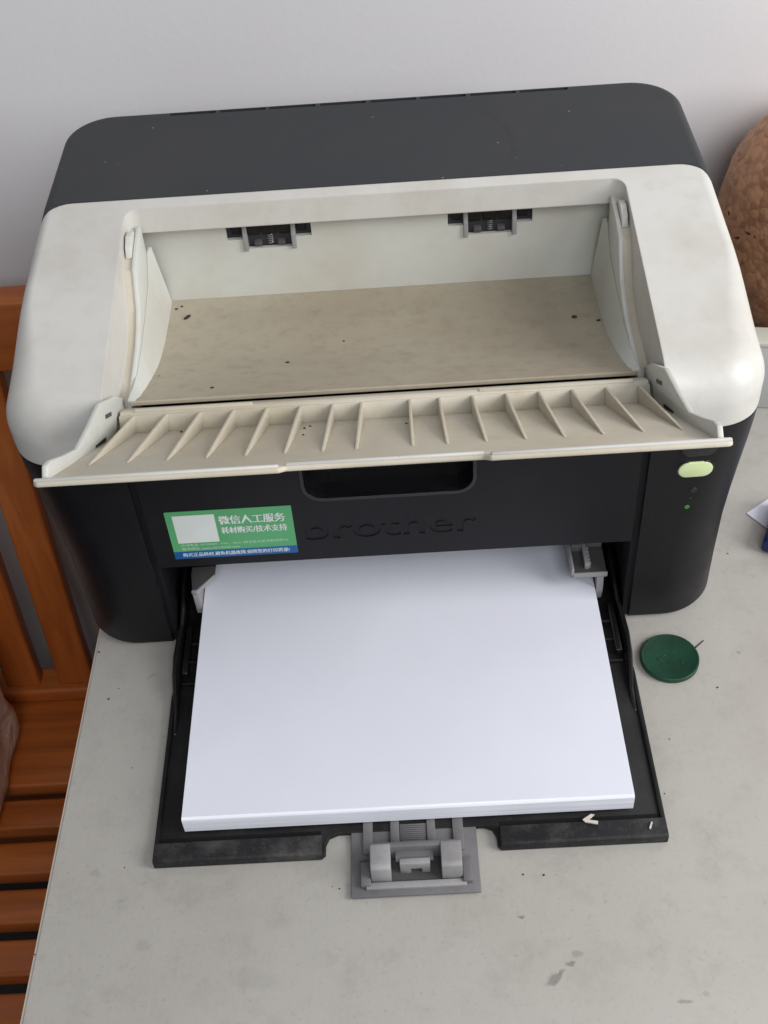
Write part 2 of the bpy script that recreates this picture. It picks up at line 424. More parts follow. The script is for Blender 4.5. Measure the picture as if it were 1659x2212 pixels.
# ------------------------------------------------------------------ table
def build_table():
    t = tag(empty('table', (0, 0, 0)), 'worn off white laminate table that the printer stands on', 'table')
    sl = 0.0190
    xl = lambda y: -164.4 + sl*(y-8)
    pts = [(xl(-420), -420), (760, -420), (760, 308), (xl(308), 308)]
    bm = bmesh.new(); bm_prism(bm, pts, 'z', -22, 0, 0.8, 2)
    link('table_top', to_mesh(bm), M['table'], t)
    pe = [(xl(-420)-0.9, -420), (xl(-420)+0.3, -420), (xl(308)+0.3, 308), (xl(308)-0.9, 308)]
    prism('edge_band', M['edge_band'], t, pe, 'z', -21.5, -0.55)
    for x in (-150, 715): box('light_block_panel', M['table'], t, x, x+18, -400, 300, -760, -22.2, 0.8)  # unseen panels, added to block light from the lower wall
build_table()

# ------------------------------------------------------------------ printer
XW, YB = 170.0, 234.6
def ztop(y):
    if y >= 141: return 188.0
    return 188.0 - (141-y)*(188-167.0)/(141-20)
def sm(a, b, t):
    t = max(0.0, min(1.0, (t-a)/(b-a))); return t*t*(3-2*t)
def body_mesh():
    rr = 27.0
    def plan(rf):                                 # right half of the outline: (x, y, nx, ny)
        right = []
        for i in range(15):
            a = math.radians(-90+90*i/14); right.append((XW-rf+rf*math.cos(a), rf+rf*math.sin(a), math.cos(a), math.sin(a)))
        for y in (38, 46, 54, 62, 72, 84, 100, 120, 141, 160, 180, 195): right.append((XW, y, 1, 0))
        for i in range(13):
            a = math.radians(90*i/12); right.append((XW-rr+rr*math.cos(a), YB-rr+rr*math.sin(a), math.cos(a), math.sin(a)))
        return right
    def fil(y): return 16.5 + (6.0-16.5)*sm(22, 85, y)
    rings = []
    zb = 1.5
    def ring(rf, off_z):
        R = []
        for (x, y, nx, ny) in plan(rf):
            X, Y, Z = off_z(x, y, nx, ny)
            R.append((X*(1+0.034*sm(40, 140, Z)*max(0, 1-max(Y, 0)/141)), Y, Z))
        return R
    rings.append(ring(30, lambda x, y, nx, ny: (x-3*nx, y-3*ny, zb)))
    rings.append(ring(30, lambda x, y, nx, ny: (x-0.9*nx, y-0.9*ny, zb+0.9)))
    rings.append(ring(30, lambda x, y, nx, ny: (x, y, zb+3)))
    for z, rf in ((30, 30), (60, 30), (80, 29.4), (100, 28), (115, 26.4), (128, 25), (140, 24)):
        rings.append(ring(rf, lambda x, y, nx, ny, z=z: (x, y, z)))
    K = 18
    for k in range(K+1):
        a = math.radians(90*k/K)
        def f(x, y, nx, ny, a=a):
            r = fil(y); o = r*(1-math.cos(a)); X, Y = x-nx*o, y-ny*o
            return (X, Y, 188.0-r*(1-math.sin(a)) + ztop(Y)-188.0)
        rings.append(ring(24, f))
    n = len(plan(24))
    verts = []; faces = []
    for R in rings:
        verts += R; verts += [(-p[0], p[1], p[2]) for p in R]
    L = 2*n
    for k in range(len(rings)-1):
        b0, b1 = k*L, (k+1)*L
        for i in range(n-1):
            faces.append((b0+i, b0+i+1, b1+i+1, b1+i)); faces.append((b0+n+i, b1+n+i, b1+n+i+1, b0+n+i+1))
        faces.append((b0, b1, b1+n, b0+n)); faces.append((b0+n-1, b0+2*n-1, b1+2*n-1, b1+n-1))
    for b in (0, (len(rings)-1)*L):
        for i in range(n-1): faces.append((b+i, b+i+1, b+n+i+1, b+n+i))
    return from_data(verts, faces, 30)

# flap frame: origin on the hinge, u along the plate towards the viewer, v square to it
FO = (9.6, 145.3); FA = math.radians(33.6)
def fl(u, v): return (FO[0]-u*math.cos(FA)+v*math.sin(FA), FO[1]+u*math.sin(FA)+v*math.cos(FA))

FK = [(25, 150.0), (27.6, 149.0), (35, 145.4), (45, 141.0), (60, 134.8), (78, 128.0), (92, 124.4), (105, 122.6), (125, 121.8), (146, 122.0)]
def FZ(y):
    for (a, za), (b, zb) in zip(FK, FK[1:]):
        if y <= b: return za+(zb-za)*max(0.0, (y-a))/(b-a)
    return FK[-1][1]

def build_printer():
    P = tag(empty('printer'), 'black and light grey laser printer loaded with a stack of white paper', 'printer')
    SEAM = 135.0
    # cutters shared by several parts
    def slot(): return cbox(-119, 119, -12, 196, -8, 62)
    def bin_void(): return cbox(-124, 124, 4, 147, 108, 172.5)
    def groove(s): return cbox(min(s*122.2, s*118.9), max(s*122.2, s*118.9), -8, 2.4, -8, SEAM-0.2)

    # --- lower housing
    H = link('lower_housing', body_mesh(), M['black'], P)
    boolean(H, [cbox(-200, 200, -20, 260, SEAM, 240)], 'DIFFERENCE')
    boolean(H, [cprism(rounded(-118.9, 118.9, -12, 13, 0), 'z', 61.9, SEAM+2), slot(), bin_void(), groove(-1), groove(1)], 'DIFFERENCE')
    # --- front panel between the columns
    fp = link('front_panel', cbox(-118.6, 118.6, 0.3, 13.0, 62.2, 143.5), M['panel'], P)
    hd = [(x, z) for x, z in rounded(-40, 40, 105, 141, (9, 9, 4, 4))]
    boolean(fp, [cprism(hd, 'y', -5, 11.5)], 'DIFFERENCE')
    tm = text_mesh('brother', 14.6, 84, 3.0, 0.012, 4)
    for v in tm.vertices: v.co += Vector((-42.6, 0.74, 76.4))*S
    boolean(fp, [tm], 'DIFFERENCE', True)
    rim = link('handle_rim', cprism(rounded(-41.6, 41.6, 103.4, 140, (10.4, 10.4, 4, 4), 8), 'y', -0.25, 3), M['gloss_black'], fp)
    boolean(rim, [cprism(rounded(-39.9, 39.9, 105.1, 150, (9, 9, 4, 4), 8), 'y', -5, 9)], 'DIFFERENCE')
    hb = prism('handle_recess', M['gloss_black'], fp, rounded(-40.6, 40.6, 104.4, 141.6, (9.5, 9.5, 4, 4)), 'y', 11.2, 13.2)
    prism('handle_ledge', M['gloss_black'], fp, rounded(-36, 36, 114, 140, (5, 5, 2, 2)), 'y', 7.8, 11.3, 0.8)
    # --- light top cover
    C = link('top_cover', body_mesh(), M['cover'], P)
    arc = rounded(-170.9, 170.9, -20, 140.7, (0, 0, 17, 17), 8)[2:]
    keep_rest = cprism([(180, 60), (180, 100), (172, 118)] + [(min(x+0.0, 170.999), y) for x, y in arc] + [(-172, 118), (-180, 100), (-180, 60), (-220, 60), (-220, 300), (220, 300), (220, 60)], 'z', 100, 240)
    boolean(C, [cbox(-200, 200, -30, 260, -10, SEAM+1.0), keep_rest], 'DIFFERENCE')
    op = rounded(-126, 126, -20, 133.6, (0, 0, 7, 7), 5)
    om = cprism(op, 'z', 120, 215)                       # opening that narrows a little as it goes down
    for v in om.vertices:
        if v.co.z > 0.2: v.co.x *= 1.004; v.co.y += 0.0006
        else: v.co.x *= 0.997; v.co.y -= 0.0016
    om2 = bpy.data.meshes.new('m'); bm = bmesh.new(); bm.from_mesh(om); bmesh.ops.triangulate(bm, faces=bm.faces); bm.to_mesh(om2); bm.free()
    boolean(C, [om2], 'DIFFERENCE')
    boolean(C, [bin_void()], 'DIFFERENCE')
    # --- rear lid, black plastic coloured as lit from above
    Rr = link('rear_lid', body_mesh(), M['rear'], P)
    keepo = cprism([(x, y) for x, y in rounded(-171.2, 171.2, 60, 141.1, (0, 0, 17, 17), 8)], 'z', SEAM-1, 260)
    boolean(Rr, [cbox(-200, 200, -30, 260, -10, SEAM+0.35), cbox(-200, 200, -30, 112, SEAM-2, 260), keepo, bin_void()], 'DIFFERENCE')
    xs = [(-112.4, -86.6), (-84.2, -58.6), (-56.6, -30.6), (-28.0, -2.4), (0.2, 25.6), (28.0, 53.4), (56, 81.3), (83.4, 110.2)]
    boolean(Rr, [cbox(a, b, 226.8, 230.5, 176, 200) for a, b in xs], 'DIFFERENCE')
    box('vent_backing', M['dark'], Rr, -116, 116, 226.0, 231.5, 172, 177)

    # --- output bin: back wall with two roller windows, floor, side walls
    bw = link('bin_back_wall', cbox(-123.6, 123.6, 144.2, 146.6, 112, 172.3), M['bin'], P)
    wins = [(-56.6, 22.4), (60.0, 22.2)]
    cut = []
    for cx, hw in wins:
        cut.append(cbox(cx-hw, cx+hw, 140, 150, 158.0, 180)); cut.append(cbox(cx-13.5, cx+12.5, 140, 150, 152.0, 180))
    boolean(bw, cut, 'DIFFERENCE')
    fpts = [(y, FZ(y)) for y in (144.1, 135, 125, 115, 105, 97, 90, 83, 76, 69, 62, 55, 48, 41, 35, 30, 27.6)] \
        + [(27.2, 148.4), (27.2, 146.6), (35, 142), (62, 130), (90, 121), (144.1, 117)]
    prism('bin_floor', M['bin_floor'], P, fpts, 'x', -118.5, 118.5)
    fr = prism('bin_frame', M['flap'], P, [(14.6, 138.2), (14.6, 151.4), (15.4, 152.0), (17.4, 152.0), (25.6, 146.6), (25.6, 138.2)], 'x', -121.2, 121.2, 0.4)
    for x0, x1 in ((-114.5, -60), (44, 114.5)):
        prism('frame_bead', M['flap'], fr, [(15.8, 151.2), (15.8, 152.5), (16.4, 152.8), (18.0, 152.7), (18.6, 150.8)], 'x', x0, x1, 0.3)
    box('front_shelf', M['cover'], P, -125.6, 125.6, 0.6, 14.3, 137.0, 141.6, 0.6)
    for s in (-1, 1):
        X = lambda a, b: (min(s*a, s*b), max(s*a, s*b))
        # wavy ridge of the cover beside the bin
        top = [(131, 178.5), (124, 177.5), (112, 175.6), (102, 172.6), (96, 164), (90, 155.7), (81, 150.8), (71.6, 147.3), (57, 145.2), (42.6, 143.7), (30, 141.6), (20, 140.8)]
        ridge = top + [(20, 128), (131, 128)]
        prism('side_ridge', M['bin'], P, ridge, 'x', *X(119.6, 122.0), 0.5)
        # shelf of the channel outside the ridge
        ch = [(y, z-1.6) for y, z in top] + [(20, 126), (131, 126)]
        prism('side_channel', M['flap'], P, ch, 'x', *X(121.9, 126.2))
        # bin side wall, leaning in towards the floor
        up = [(143.6, 124), (134.4, 163.5), (131, 162.5), (117.5, 151.8), (95, 147.6), (73.8, 144.6), (55, 144.0), (40, 146.5), (27.6, 150.0)]
        lo = [(27.6, 148.6)] + [(y, FZ(y)-0.4) for y in (35, 45, 60, 78, 92, 105, 125)] + [(143.6, 121.6)]
        ptsW = up + lo; n = len(ptsW)
        xi = [s*119.35]*len(up) + [s*115.0]*len(lo)
        xi[0] = s*115.2; xi[1] = s*117.5
        verts = [(xi[i], ptsW[i][0], ptsW[i][1]) for i in range(n)] + [(s*119.5, y, z) for y, z in ptsW]
        faces = [tuple(range(n)), tuple(range(2*n-1, n-1, -1))] + [(i, (i+1) % n, n+(i+1) % n, n+i) for i in range(n)]
        bm = bmesh.new(); bv = [bm.verts.new(v) for v in verts]
        for f in faces: bm.faces.new([bv[i] for i in f])
        bmesh.ops.triangulate(bm, faces=[f for f in bm.faces if len(f.verts) > 4])
        link('bin_side_wall', to_mesh(bm, 40), M['bin'], P)
        # pivot ear at the rear of the channel
        ear = [(127, 177), (124, 180), (118, 181), (112, 178.5), (109, 173.5), (113, 171), (127, 171)]
        prism('pivot_ear', M['bin'], P, ear, 'x', *X(122.2, 125.4), 0.4)

    # --- exit rollers
    for cx, hw in wins:
        E = link('exit_roller', None or to_mesh(_roller(cx), 40), M['rubber'], P)
        box('roller_housing', M['dark'], E, cx-hw-1, cx+hw+1, 158, 159.5, 146, 180)
        for sx in (-1, 1):
            prism('post', M['grey_light'], E, [(142.4, 151.5), (150, 152.5), (150, 167), (146, 167.5), (142.8, 160)], 'x', cx+sx*12.8-1.2, cx+sx*12.8+1.2, 0.3)
            box('pocket', M['grey_light'], E, *( (cx-hw+0.6, cx-14.6) if sx < 0 else (cx+14.6, cx+hw-0.6)), 146.8, 154, 155.0, 157.9, 0.2)
        for dx in (-6.5, 6.0):
            prism('clip', M['grey_dark'], E, [(145, 152.5), (152, 152.5), (152, 156.5), (147.5, 156.2), (145, 154.5)], 'x', cx+dx-2.1, cx+dx+2.1, 0.3)
        link('spring', to_mesh(_helix((cx+0.2, 147.5, 153), 1.7, 6.0, 5, 0.32), 60), M['steel'], E)

    # --- open flap with ribs
    th = 2.2
    plate = [fl(0, 0), fl(112, 0), fl(116.0, 0.8), fl(117.8, -0.2), fl(117.8, -th), fl(114, -th-0.4), fl(0, -th)]
    nt = 3.0
    outline = [(-127.5, 2), (127.5, 2), (127.5, 115.4), (125.6, 117.8), (40, 117.8), (37.4, 117.6-nt), (-34.6, 117.6-nt), (-37.2, 117.8), (-125.6, 117.8), (-127.5, 115.4)]
    outline = [(-123.4, -2), (123.4, -2), (123.4, 20), (124.8, 24), (125.4, 40), (126.6, 108), (127.8, 112), (127.8, 115.6), (126.2, 117.8), (40, 117.8), (37.6, 117.8-nt),
               (-34.8, 117.8-nt), (-37.2, 117.8), (-126.2, 117.8), (-127.8, 115.6), (-127.8, 112), (-126.6, 108), (-125.4, 40), (-124.8, 24), (-123.4, 20)]
    bm = bmesh.new(); bm_prism(bm, outline, 'z', -th, 0, 0.7, 2)
    for v in bm.verts:
        y, z = fl(v.co.y, v.co.z); v.co = Vector((v.co.x, y, z))
    F = link('output_flap', to_mesh(bm), M['flap'], P)
    bm = bmesh.new(); bm_box(bm, -121.5, 121.5, -2.0, 0.2, -0.3, 8.0, 0.35)
    for v in bm.verts:
        y, z = fl(v.co.y, v.co.z); v.co = Vector((v.co.x, y, z))
    link('hinge_wall', to_mesh(bm), M['flap'], F)
    bm = bmesh.new()
    for a, b in ((-127.2, -37.4), (40.2, 127.2)): bm_box(bm, a, b, 115.2, 117.4, -0.4, 1.0, 0.5)
    bm_box(bm, -35, 37.8, 112.4, 114.4, -0.4, 1.0, 0.5)
    for v in bm.verts:
        y, z = fl(v.co.y, v.co.z); v.co = Vector((v.co.x, y, z))
    link('front_lip', to_mesh(bm), M['cover'], F)
    rib = bmesh.new()
    bm_prism(rib, [fl(-0.5, -0.2), fl(86, -0.2), fl(86.5, 0.15), fl(1.5, 7.8), fl(-0.5, 7.8)], 'x', -0.7, 0.7, 0.25, 2)
    rib = to_mesh(rib)
    for x in (-114.6, -99.5, -84, -68.6, -53.3, -37.9, -23.1, -9.9, 12.1, 25.6, 40.7, 56, 71, 86, 101.5, 116.4):
        link('rib', rib, M['flap'], F, (x, 0, 0))
    for s in (-1, 1):
        w = [fl(-20, 7), fl(-20, 14), fl(-4, 17.0), fl(25, 17.4), fl(50, 9.3), fl(69, 4.2), fl(90, 4.9), fl(107, 6.0), fl(112.5, 5.0), fl(114.5, -0.4), fl(2, -0.4), fl(-2, 7)]
        wg = prism('side_wing', M['bin'], F, w, 'x', min(s*122.6, s*124.9), max(s*122.6, s*124.9), 0.5)
        sl = [fl(9, 9.6), fl(9, 11.4), fl(20, 11.4), fl(20, 9.6)]
        prism('wing_slot', M['grey_dark'], wg, sl, 'x', min(s*122.35, s*122.7), max(s*122.35, s*122.7))
        gp = [fl(24, 0.4), fl(24, 2.0), fl(42, 1.0), fl(42, 0.4)]
        prism('wing_gap', M['dark'], wg, gp, 'x', min(s*122.2, s*122.7), max(s*122.2, s*122.7))

    # --- buttons and lamps on the right column
    def on_col(o, x, z):
        o.location = Vector((x, 0.05, z))*S; o.rotation_euler = (0, 0, math.radians(1.0)); return o
    def pill(hw, hh, d, bev):
        pts = []
        for i in range(25):
            a = math.radians(-90+180*i/24); pts.append((hw-hh+hh*math.cos(a), hh*math.sin(a)))
        for i in range(25):
            a = math.radians(90+180*i/24); pts.append((-(hw-hh)+hh*math.cos(a), hh*math.sin(a)))
        bm = bmesh.new(); bm_prism(bm, pts, 'y', -d, 1.2, bev, 3); return to_mesh(bm)
    b = on_col(link('go_button', pill(8.2, 4.7, 1.1, 0.6), M['button'], P), 144.2, 110.4)
    b['label'] = 'pale green pill shaped button'
    on_col(link('button_bezel', pill(9.0, 5.5, 0.15, 0.1), M['gloss_black'], P), 144.2, 110.2)
    on_col(link('power_button', pill(8.2, 4.7, 0.9, 0.5), M['gloss_black'], P), 144.6, 123.6)
    def dot(r, d):
        bm = bmesh.new(); bm_cyl(bm, (0, -d, 0), (0, 1, 0), r, 20, 0.25); return to_mesh(bm)
    on_col(link('status_lamp', dot(1.7, 0.35), M['gloss_black'], P), 145.0, 96.2)
    on_col(link('status_lamp', dot(1.25, 0.35), M['led'], P), 143.4, 84.8)['label'] = 'small lit green lamp'
    on_col(link('lamp_mark', dot(0.5, 0.1), M['grey_dark'], P), 144.4, 90.6)

    # --- service sticker
    st = prism('sticker', M['green_sticker'], P, rounded(-109.0, -47.6, 68.3, 101.6, 0.6, 3), 'y', 0.0, 0.3)
    st['label'] = 'green and blue service sticker with white lettering'
    box('blue_band', M['blue_sticker'], st, -108.95, -47.65, -0.06, 0.1, 68.35, 73.6)
    box('white_square', M['white_print'], st, -105.6, -85.2, -0.06, 0.1, 79.6, 98.8)
    def line(body, x0, x1, z0, h, mat, bold, nm='lettering'):
        bm = bmesh.new()
        for k, dx in enumerate((0.0, bold, 2*bold) if bold else (0.0,)):      # heavier strokes: shifted copies, each a hair prouder
            tm = text_mesh(body, h, x1-x0-2*bold, 0.06, 0.0, 1)
            for v in tm.vertices: v.co += Vector((x0+dx, -0.02-0.012*k, z0))*S
            bm.from_mesh(tm); bpy.data.meshes.remove(tm)
        tm = bpy.data.meshes.new('mesh'); bm.to_mesh(tm); bm.free()
        link(nm, tm, mat, st)
    line('微信人工服务', -83.6, -51.2, 91.4, 5.9, M['white_print'], 0.16)
    line('耗材购买/技术支持', -83.2, -51.0, 84.9, 4.7, M['white_print'], 0.13)
    line('热线电话: 95105369   9:00 - 18:00 (周日及法定节假日除外)', -104.6, -51.6, 76.9, 2.1, M['pale_print'], 0.0)
    line('服务网址: www.95105369.com', -104.6, -76.0, 74.3, 2.1, M['pale_print'], 0.0)
    line('购买正品耗材,避免机器故障,保障您的打印质量!', -104.8, -51.6, 69.6, 2.9, M['white_print'], 0.05)

    # --- slot interior and paper guides
    box('slot_ceiling', M['dark'], P, -118.5, 118.5, 13.2, 195.6, 60.0, 61.7)
    gl = [(-111.5, 60), (-111.0, 27), (-108.4, 12.5), (-103.2, 17.5), (-97.4, 21.0), (-96.8, 60)]
    g = prism('left_guide', M['grey_dark'], P, [(-110.8, 60), (-110.2, 24), (-108.6, 12.0), (-106.2, 12.2), (-97.4, 23.0), (-96.8, 60)], 'z', 27.6, 29.4, 0.4)
    prism('guide_edge', M['grey_light'], g, [(-109.0, 11.6), (-106.0, 11.2), (-97.2, 22.3), (-97.6, 23.4), (-106.4, 12.9), (-108.6, 13.0)], 'z', 27.3, 29.8, 0.2)
    prism('guide_cheek', M['grey_light'], g, [(11.9, 28), (34, 28), (34, 6), (17, 6), (12.4, 11)], 'x', -108.8, -105.4, 0.3)
    box('guide_bar', M['dark'], g, -110.4, -96.9, 29, 34, 29.3, 33.5, 0.3)
    g = box('right_guide', M['grey_dark'], P, 92.6, 110.4, 9.6, 40, 27.4, 28.6, 0.2)
    box('guide_edge', M['grey_light'], g, 92.0, 110.6, 8.6, 9.9, 26.4, 29.6, 0.3)
    box('guide_edge', M['grey_light'], g, 91.6, 93.0, 8.6, 34, 26.8, 33.2, 0.3)
    box('guide_rib', M['grey_light'], g, 99.0, 101.4, 12.5, 36, 28.5, 33.0, 0.3)
    for k in range(5): box('rib_tooth', M['grey_light'], g, 101.2, 102.3, 13.5+2.6*k, 14.8+2.6*k, 28.5, 32.4, 0.1)
    box('guide_bar', M['grey'], g, 93.2, 99.2, 25.5, 30, 28.4, 33.2, 0.3); box('guide_bar', M['grey'], g, 101.4, 110.2, 28, 33, 28.4, 32.8, 0.3)
    prism('guide_leg', M['grey_light'], g, [(10.2, 27.6), (16, 27.6), (16, 6), (11.5, 6), (9.6, 14)], 'x', 105.6, 109.2, 0.3)

    # --- paper tray
    tr = [(-119, 70), (-119, -130), (-117.6, -131.4), (-40.4, -131.4), (-38.8, -130), (-38.8, -125.5), (-37.2, -121.6), (-33, -119.8),
          (35, -119.8), (38.8, -121.4), (40.6, -125.5), (40.6, -130), (42, -131.4), (117.6, -131.4), (119, -130), (119, 70)]
    T = prism('paper_tray', M['tray'], P, tr, 'z', 0.5, 3.4, 0.4)
    for a, b, ca in ((-119, -40.2, -40.2), (42, 119, 42)):
        prism('front_lip', M['tray_lip'], T, [(-131.6, 0.4), (-131.6, 5.4), (-130.4, 6.4), (-122.2, 6.4), (-121.2, 5.2), (-121.2, 3.2)], 'x', a+0.2, b-0.2, 0.4)
        r = (-116.6, -41) if a < 0 else (42.6, 116.6)
        box('lip_channel', M['dark'], T, r[0], r[1], -121.0, -118.4, 3.3, 3.6)
    for s in (-1, 1):
        X = lambda a, b: (min(s*a, s*b), max(s*a, s*b))
        prism('side_rim', M['tray'], T, [(-131, 0.6), (-131, 4.4), (-122, 5.0), (-60, 5.0), (-38, 5.6), (-34, 4.6), (-34, 0.6)], 'x', *X(117.0, 119.1), 0.5)
        arm = [(-62, 0.7), (-60, 3.8), (-48, 5.4), (-38, 8.0), (-28, 9.6), (-16, 11.0), (-4, 11.4), (4, 12.4), (12, 17), (24, 21), (40, 21), (40, 0.7)]
        bm = bmesh.new(); bm_prism(bm, arm, 'x', *X(114.8, 116.9), 0.7)
        for v in bm.verts:
            if -44 < v.co.y < 8: v.co.x += s*2.6*math.sin(math.pi*(v.co.y+44)/52)**0.8
        link('hinge_arm', to_mesh(bm), M['gloss_black'], T)
        for y in (-4, -16, -30): box('cross_rib', M['tray'], T, *X(106.5, 114.4), y-0.6, y+0.6, 3.3, 5.6, 0.2)
        box('inner_step', M['gloss_black'], T, *X(111.4, 114.5), -26, 6, 3.3, 8.5, 0.5)
    # --- sliding end stop
    G = box('end_stop', M['grey'], P, -27.0, 31.4, -152.0, -96, 3.7, 5.4, 0.3)
    G.location.z = -2.6*S
    zz = 1.1-3.7+2.6
    def gb(n, m, x0, x1, y0, y1, z0, z1, bev=0.3): return box(n, m, G, x0, x1, y0, y1, z0+2.6, z1+2.6, bev)
    for x0, x1 in ((-21.4, -16.8), (-8.6, -4.4), (8.4, 12.4), (20.4, 25.4)): gb('rail', M['grey'], x0, x1, -131.5, -97, 2.7, 4.3)
    for k in range(11): gb('grip_rib', M['grey'], -4.2, 8.2, -117.4-1.05*k-0.38, -117.4-1.05*k+0.38, 2.7, 3.7, 0.15)
    gb('tab', M['grey'], -3.4, 7.6, -131.2, -127.6, 4.0, 7.0, 0.5)
    gb('bar', M['grey'], -17.6, 23.4, -134.0, -131.2, 2.7, 13.6, 0.7)
    prof = [(-131.6, 2.7), (-131.6, 13.2), (-132.8, 14.2), (-142.6, 14.2), (-144.6, 13.0), (-145.6, 2.7)]
    for x0, x1 in ((-17.8, -8.6), (14.2, 23.6)):
        prism('post', M['grey_light'], G, [(y, z+2.6) for y, z in prof], 'x', x0, x1, 0.6)
    gb('pocket', M['grey_dark'], -8.6, 14.2, -146.0, -134.0, 2.6, 3.2, 0.0)
    gb('front_strip', M['grey_light'], -20.2, 25.2, -149.2, -146.0, 2.4, 4.6, 0.4)
    for x0, x1 in ((-22.6, -17.9), (23.7, 28.0)): gb('flange', M['grey'], x0, x1, -148.0, -136.5, 2.6, 6.0, 0.5)
    bm = bmesh.new()
    bm_prism(bm, [(-4.6, 5.3), (-4.6, 14.0), (9.2, 14.0), (9.2, 5.3), (5.2, 5.3), (5.2, 9.0), (0.4, 9.0), (0.4, 5.3)], 'y', -141.5, -138.6, 0.4)
    link('latch', to_mesh(bm), M['grey_light'], G)
    gb('latch_arm', M['grey'], -6.4, 11.0, -138.7, -133.8, 8.0, 9.6, 0.3)
    return P

def _roller(cx):
    bm = bmesh.new()
    bm_cyl(bm, (cx-21, 151.5, 162.6), (cx+21, 151.5, 162.6), 2.4, 16)
    for dx, w, r in ((-17.5, 2.6, 6.4), (-8.5, 3.4, 7.2), (0, 3.6, 7.2), (8.2, 3.4, 7.2), (17.2, 2.6, 6.4)):
        bm_cyl(bm, (cx+dx-w, 151.8, 162.8), (cx+dx+w, 151.8, 162.8), r-0.6, 22, 0.5)
    bm_box(bm, cx-12.5, cx+12, 153.5, 157.5, 151, 166, 0.4)
    return bm
def _helix(base, r, h, turns, wr):
    bm = bmesh.new(); n = turns*14; k = 6; rings = []
    for i in range(n+1):
        a = 2*math.pi*turns*i/n; c = Vector((base[0]+r*math.cos(a), base[1]+r*math.sin(a), base[2]+h*i/n))
        out = Vector((math.cos(a), math.sin(a), 0)); up = Vector((0, 0, 1))
        rings.append([bm.verts.new(c+out*wr*math.cos(2*math.pi*j/k)+up*wr*math.sin(2*math.pi*j/k)) for j in range(k)])
    for i in range(n):
        for j in range(k): bm.faces.new((rings[i][j], rings[i][(j+1) % k], rings[i+1][(j+1) % k], rings[i+1][j]))
    return bm
build_printer()

# ------------------------------------------------------------------ paper
def build_paper():
    n = 14; verts = []; faces = []
    # the stack as slightly shifted reams of sheets; the top sheet follows them
    T = tag(empty('paper_stack', (0, -116, 5.0)), 'stack of blank white copy paper lying in the printer tray', 'paper stack')
    z1 = 10.7; a = z1+0.0
    prof = [(0.5, 0), (0.05, 0.4), (0, 5), (0.1, 9.5), (0.45, 10.2), (1.1, 10.6), (1.7, z1), (280, z1), (280, 0)]
    bm = bmesh.new(); bm_prism(bm, prof, 'x', -105, 105, 0.0)
    link('sheets', to_mesh(bm, 22), M['paper_edge'], T)
    nx, ny = 28, 40; g = bmesh.new(); V = {}
    for i in range(nx+1):
        for j in range(ny+1):
            x = -104.9+209.8*i/nx; y = 1.6+278.2*j/ny
            z = 0.10*math.sin(x*0.03+1)*math.sin(y*0.02) + 0.06*math.sin(x*0.05)*math.sin(y*0.011+1)
            for k, zz in ((0, a+0.02), (1, z1+0.15+max(z, -0.1)*min(1, y/20))): V[i, j, k] = g.verts.new((x, y, zz))
    for i in range(nx):
        for j in range(ny):
            g.faces.new((V[i, j, 1], V[i+1, j, 1], V[i+1, j+1, 1], V[i, j+1, 1]))
            g.faces.new((V[i, j, 0], V[i, j+1, 0], V[i+1, j+1, 0], V[i+1, j, 0]))
    for i in range(nx):
        for j in (0, ny): g.faces.new((V[i, j, 0], V[i+1, j, 0], V[i+1, j, 1], V[i, j, 1]))
    for j in range(ny):
        for i in (0, nx): g.faces.new((V[i, j, 0], V[i, j+1, 0], V[i, j+1, 1], V[i, j, 1]))
    link('top_sheet', to_mesh(g, 40), M['paper'], T)
build_paper()

# ------------------------------------------------------------------ things on the table
def lathe(profile, n=48):
    bm = bmesh.new(); rings = []
    for r, z in profile:
        rings.append([bm.verts.new((r*math.cos(2*math.pi*i/n), r*math.sin(2*math.pi*i/n), z)) for i in range(n)] if r > 1e-6 else [bm.verts.new((0, 0, z))])
    for a, b in zip(rings, rings[1:]):
        for i in range(n):
            q = [a[i % len(a)], a[(i+1) % len(a)], b[(i+1) % len(b)], b[i % len(b)]]
            q = list(dict.fromkeys(q))
            if len(q) > 2: bm.faces.new(q)
    return bm
def build_disc():
    prof = [(0, 0.2), (14.4, 0.2), (15, 0.7), (15.0, 2.9), (14.7, 3.3), (14.2, 3.38), (13.8, 3.25), (13.5, 3.15), (0, 3.15)]
    o = link('plastic_cap', to_mesh(lathe(prof, 72), 30), M['green_disc'], None, (138.9, -28.3, 0))
    tag(o, 'round dark green plastic cap lying flat beside the printer', 'cap')
    bm = bmesh.new()
    for dx, dy, L, a in ((-3, 1, 3, .5), (1.5, -0.5, 2.2, 1.2), (5.5, -4.5, 1.6, 0), (-6, -1.5, 2.4, 2.2), (2.5, 3.2, 1.8, .2), (-1, -4, 2.0, 1.9)):
        t = bmesh.new(); bm_box(t, -L/2, L/2, -0.35, 0.35, 2.9, 3.3, 0.1)
        bmesh.ops.rotate(t, verts=t.verts, cent=(0, 0, 0), matrix=Matrix.Rotation(a, 3, 'Z')); bmesh.ops.translate(t, verts=t.verts, vec=(dx, dy, 0))
        m = bpy.data.meshes.new('x'); t.to_mesh(m); t.free(); bm.from_mesh(m)
    link('embossed_mark', to_mesh(bm), M['green_disc'], o)
    bm = bmesh.new(); bm_prism(bm, [(153.7, -21.1), (154.1, -21.4), (159.2, -17.0), (159.0, -16.8)], 'z', 0.1, 0.6, 0.0)
    tag(link('plant_sliver', to_mesh(bm), M['crumb']), 'thin dark sliver on the table beside the green cap', 'sliver')
build_disc()

